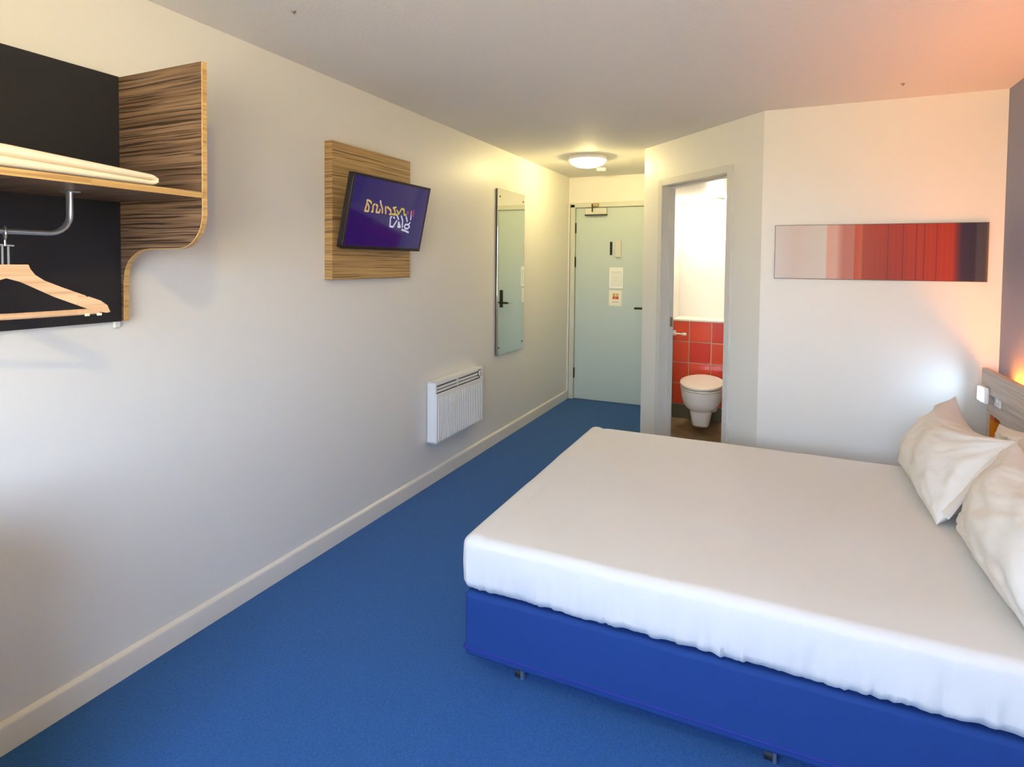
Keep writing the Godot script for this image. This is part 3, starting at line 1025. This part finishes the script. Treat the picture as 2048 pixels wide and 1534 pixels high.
func television() -> void:
	var pl := thing("tv_backing_panel", "square oak-grain wooden panel on the wall behind the television", "wall panel", Vector3(LX, 1.38, -2.62))
	part("panel", G().rbox(Vector3(LX + 0.025, 1.7275, -2.62), Vector3(0.05, 0.693, 0.675), 0.0015, 1), M.oak, pl)
	var tv := thing("television", "flat television with purple-blue screen tilted down on the wooden panel", "television", Vector3(LX + 0.05, 1.72, -2.636))
	var top := Vector3(LX + 0.18, 1.913, 0)
	var bot := Vector3(LX + 0.10, 1.537, 0)
	var up := (top - bot).normalized()
	var nrm := Vector3(up.y, -up.x, 0)
	var w := 0.692
	var h := (top - bot).length()
	var c := (top + bot) / 2.0 + Vector3(0, 0, -2.636)
	var t := Transform3D(Basis(Vector3(0, 0, -1), up, nrm), c)
	part("casing", G().rbox(Vector3(0, 0, -0.02), Vector3(w - 0.004, h - 0.004, 0.034), 0.006, 2, 0.0, t), M.tv, tv)
	var g := G()
	g.rbox(Vector3(0, h / 2.0 - 0.007, -0.004), Vector3(w, 0.014, 0.012), 0.003, 2, 0.0, t)
	g.rbox(Vector3(0, -h / 2.0 + 0.010, -0.004), Vector3(w, 0.020, 0.012), 0.003, 2, 0.0, t)
	for s: float in [-1.0, 1.0]:
		g.rbox(Vector3(s * (w / 2.0 - 0.007), 0, -0.004), Vector3(0.014, h, 0.012), 0.003, 2, 0.0, t)
	part("bezel", g, M.tv, tv)
	part("wall_bracket", G().rbox(Vector3(LX + 0.0765, 1.725, -2.636), Vector3(0.05, 0.12, 0.14), 0.006), M.dark_steel, tv)
	# lit picture: a purple-blue field with the loose brush lettering of the hotel channel
	var iw := 1024
	var ih := 570
	var im := Image.create(iw, ih, false, Image.FORMAT_RGB8)
	im.fill(rgb(34, 22, 92))
	var ink := {"y": rgb(226, 186, 104), "p": rgb(236, 206, 220), "g": rgb(208, 186, 70), "m": rgb(172, 48, 128), "o": rgb(232, 140, 104), "w": rgb(214, 214, 232)}
	var lines := [
		["y", [[0.185, 0.371, 0.181, 0.325], [0.196, 0.325, 0.228, 0.342, 0.235, 0.36], [0.184, 0.382, 0.174, 0.483, 0.197, 0.485], [0.199, 0.379, 0.217, 0.424, 0.216, 0.48, 0.197, 0.486], [0.256, 0.483, 0.27, 0.479, 0.261, 0.39, 0.278, 0.368], [0.298, 0.373, 0.317, 0.388, 0.313, 0.446, 0.314, 0.481, 0.352, 0.481, 0.355, 0.436], [0.355, 0.357, 0.382, 0.413, 0.39, 0.478], [0.42, 0.385, 0.436, 0.482], [0.442, 0.381, 0.494, 0.423, 0.506, 0.483, 0.487, 0.487]]],
		["p", [[0.343, 0.31, 0.35, 0.339]]],
		["g", [[0.558, 0.368, 0.523, 0.379, 0.55, 0.414, 0.558, 0.464], [0.526, 0.479, 0.589, 0.48], [0.581, 0.415, 0.611, 0.465, 0.639, 0.376, 0.674, 0.383, 0.685, 0.451], [0.693, 0.471, 0.716, 0.459]]],
		["m", [[0.82, 0.372, 0.823, 0.473], [0.727, 0.41, 0.744, 0.431]]],
		["o", [[0.787, 0.395, 0.791, 0.472]]],
		["w", [[0.52, 0.52, 0.508, 0.534, 0.521, 0.673, 0.563, 0.675], [0.569, 0.662, 0.599, 0.573], [0.552, 0.525, 0.561, 0.535], [0.595, 0.496, 0.621, 0.547], [0.629, 0.592, 0.632, 0.667, 0.663, 0.667, 0.633, 0.592], [0.652, 0.491, 0.681, 0.557, 0.693, 0.664], [0.723, 0.493, 0.75, 0.563], [0.72, 0.646, 0.734, 0.615, 0.779, 0.616, 0.796, 0.65, 0.773, 0.682, 0.736, 0.68, 0.72, 0.646], [0.793, 0.581, 0.773, 0.614], [0.792, 0.477, 0.795, 0.528], [0.694, 0.706, 0.74, 0.718, 0.794, 0.74]]],
	]
	for l in lines:
		for s in l[1]:
			for k in range(0, s.size() - 2, 2):
				var a := Vector2(s[k] * iw, s[k + 1] * ih)
				var b := Vector2(s[k + 2] * iw, s[k + 3] * ih)
				var m := int(a.distance_to(b) / 2.0) + 1
				for j in m + 1:
					var p := a.lerp(b, float(j) / m)
					for yy in range(-8, 9):
						var half := int(sqrt(68.0 - yy * yy))
						im.fill_rect(Rect2i(int(p.x) - half, int(p.y) + yy, half * 2, 1), ink[l[0]])
	var sm := smat(Color.BLACK, 0.07, 0.65)
	sm.emission_enabled = true
	sm.emission = Color.BLACK
	sm.emission_texture = ImageTexture.create_from_image(im)
	sm.emission_energy_multiplier = 0.7
	var x := Vector3(w / 2.0 - 0.012, 0, 0)
	var o := t.origin - tv.position
	var bs := t.basis
	var yt := Vector3(0, h / 2.0 - 0.012, 0.001)
	var yb := Vector3(0, -h / 2.0 + 0.018, 0.001)
	part("screen", quad_uv(o + bs * (yt - x), o + bs * (yt + x), o + bs * (yb + x), o + bs * (yb - x)), sm, tv)
	var al := AreaLight3D.new()
	al.name = "screen_light"
	al.area_size = Vector2(w - 0.03, h - 0.03)
	al.area_normalize_energy = true
	al.light_color = Color(0.25, 0.16, 0.7)
	al.light_energy = 0.02
	al.shadow_enabled = true
	al.basis = bs
	al.position = o + bs * Vector3(0, 0, 0.006)
	tv.add_child(al)


func mirror() -> void:
	var m := thing("tall_mirror", "tall frameless mirror on the left wall before the entrance door", "mirror", Vector3(LX, 0.72, -4.5))
	part("backing", G().rbox(Vector3(LX + 0.007, 1.397, -4.505), Vector3(0.014, 1.35, 0.545), 0.001, 1), M.edge, m)
	part("glass", G().rbox(Vector3(LX + 0.017, 1.397, -4.505), Vector3(0.005, 1.356, 0.551), 0.0015, 1), M.mirror, m)
	for z: float in [-4.27, -4.74]:
		for y: float in [0.78, 2.01]:
			part("screw_cap", G().lathe([Vector2(0, 0.004), Vector2(0.006, 0.003), Vector2(0.008, 0.0), Vector2(0, -0.001)], 12, Transform3D(Basis(Vector3.UP, Vector3.RIGHT, Vector3.BACK), Vector3(LX + 0.02, y, z))), M.screw, m)


func heater() -> void:
	var h := thing("panel_heater", "white electric panel heater on the left wall below the mirror", "heater", Vector3(LX, 0.285, -3.56))
	var z0 := -3.226
	var z1 := -3.895
	var zc := (z0 + z1) / 2.0
	var y0 := 0.285
	var y1 := 0.695
	part("wall_bracket", G().rbox(Vector3(LX + 0.008, 0.48, zc), Vector3(0.016, 0.28, 0.5), 0.002, 1), M.plastic, h)
	# casing in cross-section: sloping top edge, open strip for the outlet
	var c := G()
	c.rbox(Vector3(LX + 0.037, (y0 + y1) / 2.0, z0 - 0.009), Vector3(0.066, y1 - y0, 0.018), 0.005)
	c.rbox(Vector3(LX + 0.037, (y0 + y1) / 2.0, z1 + 0.009), Vector3(0.066, y1 - y0, 0.018), 0.005)
	c.rbox(Vector3(LX + 0.035, y1 - 0.006, zc), Vector3(0.062, 0.012, z0 - z1), 0.004)
	c.rbox(Vector3(LX + 0.035, y0 + 0.006, zc), Vector3(0.062, 0.012, z0 - z1), 0.004)
	c.rbox(Vector3(LX + 0.02, (y0 + y1) / 2.0, zc), Vector3(0.01, y1 - y0 - 0.01, z0 - z1 - 0.01), 0.002, 1)
	part("casing", c, M.plastic, h)
	part("outlet_recess", G().box(Vector3(LX + 0.048, 0.64, zc), Vector3(0.008, 0.085, z0 - z1 - 0.03)), M.grille, h)
	for y: float in [0.676, 0.6495, 0.6275]:
		part("slat", G().rbox(Vector3(LX + 0.062, y, zc), Vector3(0.016, 0.0155 if y < 0.67 else 0.02, z0 - z1 - 0.04), 0.003, 1), M.plastic, h)
	part("post", G().rbox(Vector3(LX + 0.063, 0.645, -3.52), Vector3(0.014, 0.055, 0.012), 0.002, 1), M.plastic, h)
	var k := part("thermostat_knob", G().lathe([Vector2(0, 0.012), Vector2(0.018, 0.012), Vector2(0.021, 0.008), Vector2(0.021, 0.0), Vector2(0, 0)], 24, Transform3D(Basis(Vector3.UP, Vector3.RIGHT, Vector3.BACK), Vector3(LX + 0.07, 0.652, -3.835))), M.knob, h)
	part("knob_surround", G().lathe([Vector2(0, 0.001), Vector2(0.027, 0.001), Vector2(0.027, -0.002), Vector2(0, -0.002)], 24, Transform3D(Basis(Vector3.UP, Vector3.RIGHT, Vector3.BACK), Vector3(LX + 0.071, 0.652, -3.835))), M.grille, k)
	# ribbed front
	var fr := part("front_panel", G().rbox(Vector3(LX + 0.069, 0.4505, zc), Vector3(0.014, 0.325, z0 - z1 - 0.006), 0.004), M.plastic, h)
	var rib := G().rbox(Vector3.ZERO, Vector3(0.008, 0.29, 0.017), 0.0035, 2).mesh(30.0)
	for n in 24:
		var r := part("rib", rib, M.plastic, fr)
		r.position = Vector3(LX + 0.0765, 0.443, lerpf(z0 - 0.034, z1 + 0.034, n / 23.0)) - h.position


func picture() -> void:
	var x0 := -0.02
	var x1 := 1.003
	var y0 := 1.397
	var y1 := 1.712
	var c := Vector3((x0 + x1) / 2.0, (y0 + y1) / 2.0, P2.y)
	var p := thing("panoramic_picture", "long panoramic picture of grey, red and navy bands beside the bed", "picture", c)
	part("canvas", G().rbox(c + Vector3(0, 0, 0.011), Vector3(x1 - x0, y1 - y0, 0.02), 0.002, 1), M.edge, p)
	var w := 1024
	var im := Image.create(w, 8, false, Image.FORMAT_RGB8)
	var stops := [[0.0, rgb(204, 192, 186)], [0.10, rgb(200, 182, 170)], [0.262, rgb(206, 196, 184)], [0.270, rgb(212, 158, 138)], [0.315, rgb(208, 162, 146)], [0.35, rgb(184, 112, 94)], [0.400, rgb(188, 116, 98)], [0.406, rgb(186, 74, 46)], [0.436, rgb(196, 94, 66)], [0.444, rgb(166, 64, 38)], [0.60, rgb(158, 54, 40)], [0.70, rgb(164, 58, 42)], [0.80, rgb(162, 54, 38)], [0.85, rgb(160, 54, 36)], [0.870, rgb(110, 46, 54)], [0.890, rgb(56, 44, 66)], [0.945, rgb(50, 42, 60)], [0.955, rgb(72, 68, 78)], [0.99, rgb(70, 66, 72)], [1.0, rgb(120, 96, 70)]]
	for x in w:
		var u := (x + 0.5) / w
		var col: Color = stops[-1][1]
		for k in stops.size() - 1:
			if u >= stops[k][0] and u < stops[k + 1][0]:
				col = stops[k][1].lerp(stops[k + 1][1], (u - stops[k][0]) / (stops[k + 1][0] - stops[k][0]))
		for l in [0.561, 0.631, 0.69, 0.727, 0.781]:
			col = col.lerp(rgb(104, 34, 30), 0.85 * exp(-pow((u - l) / 0.0022, 2.0)))
		if u > 0.44 and u < 0.86:
			col = col.lerp(rgb(214, 84, 58), 0.05 * sin(u * 260.0))
		im.fill_rect(Rect2i(x, 0, 1, 8), col)
	var m := smat(Color.WHITE, 0.35, 0.4)
	m.albedo_texture = ImageTexture.create_from_image(im)
	var o := Vector3(0, 0, 0.0215)
	var dx := Vector3((x1 - x0) / 2.0 - 0.003, 0, 0)
	var dy := Vector3(0, (y1 - y0) / 2.0 - 0.003, 0)
	part("print", quad_uv(o - dx + dy, o + dx + dy, o + dx - dy, o - dx - dy), m, p)


func round_light(c: Vector3, label: String, energy: float) -> void:
	var l := thing("ceiling_light", label, "ceiling light", c)
	part("base_ring", G().lathe([Vector2(0, 0), Vector2(0.16, 0), Vector2(0.165, -0.006), Vector2(0.165, -0.028), Vector2(0.161, -0.028), Vector2(0.158, -0.01), Vector2(0, -0.008)], 40, Transform3D(Basis(), c)), M.plastic, l)
	part("opal_dome", G().lathe([Vector2(0.154, -0.014), Vector2(0.157, -0.026), Vector2(0.154, -0.044), Vector2(0.138, -0.062), Vector2(0.10, -0.080), Vector2(0.05, -0.09), Vector2(0, -0.093)], 40, Transform3D(Basis(), c)), glow(Color(1.0, 0.98, 0.86), 2.0), l)
	var o := OmniLight3D.new()
	o.name = "ceiling_lamp"
	o.light_color = Color(1.0, 0.91, 0.62)
	o.light_energy = energy
	o.light_size = 0.03
	o.omni_range = 14.0
	o.omni_attenuation = 2.0
	o.shadow_enabled = true
	o.position = Vector3(0, -0.055, 0)
	l.add_child(o)


func ceiling_things() -> void:
	round_light(Vector3(-1.53, H, -4.93), "round opal ceiling light glowing above the entrance passage", 0.55)
	# added, unseen fitting above the camera: extra warm light for the upper walls
	round_light(Vector3(-0.45, H, -0.25), "added unseen round ceiling light that warms the bedroom walls", 0.75)
	var dc := Vector3(-1.585, H, -5.56)
	var d := thing("smoke_detector", "small white round detector on the ceiling before the entrance door", "detector", dc)
	part("body", G().lathe([Vector2(0, 0), Vector2(0.05, 0), Vector2(0.05, -0.012), Vector2(0.042, -0.026), Vector2(0.02, -0.03), Vector2(0, -0.03)], 28, Transform3D(Basis(), dc)), M.plastic, d)
	part("indicator", G().lathe([Vector2(0, -0.029), Vector2(0.006, -0.03), Vector2(0, -0.033)], 10, Transform3D(Basis(), dc)), M.grille, d)
	for q in [[Vector3(-1.657, H, -1.663), "small grey ceiling hook in line with the wardrobe unit"], [Vector3(0.554, H, -3.534), "small pale ceiling hook above the bed head"]]:
		var e: Vector3 = q[0]
		var s := thing("ceiling_hook", q[1], "hook", e)
		part("rose", G().lathe([Vector2(0, 0), Vector2(0.009, 0), Vector2(0.007, -0.005), Vector2(0, -0.006)], 16, Transform3D(Basis(), e)), M.hook, s)
		part("pin", G().tube([e + Vector3(0, -0.004, 0), e + Vector3(0, -0.009, 0), e + Vector3(0.004, -0.011, 0)], 0.002, 0.0, 8, Vector3.BACK), M.hook, s)


func shading_chest() -> void:
	# unseen piece by the window, added solid to shade the near carpet corner
	var d := thing("added_chest", "added unseen wooden chest of drawers that shades the near carpet corner", "chest", Vector3(-1.81, 0, -0.05))
	part("body", G().rbox(Vector3(-1.81, 0.41, -0.02), Vector3(0.50, 0.80, 1.24), 0.004), M.oak, d)
	part("top", G().rbox(Vector3(-1.80, 0.824, -0.02), Vector3(0.53, 0.028, 1.26), 0.004), M.oak, d)
	part("plinth", G().rbox(Vector3(-1.82, 0.006, -0.02), Vector3(0.46, 0.012, 1.2), 0.002, 1), M.dark_steel, d)
	for k in 3:
		var f := part("drawer_front", G().rbox(Vector3(-1.555, 0.135 + 0.255 * k, -0.02), Vector3(0.012, 0.24, 1.2), 0.003), M.oak, d)
		part("handle", G().tube([Vector3(-1.549, 0.16 + 0.255 * k, -0.1), Vector3(-1.528, 0.16 + 0.255 * k, -0.1), Vector3(-1.528, 0.16 + 0.255 * k, 0.06), Vector3(-1.549, 0.16 + 0.255 * k, 0.06)], 0.006), M.steel, f)
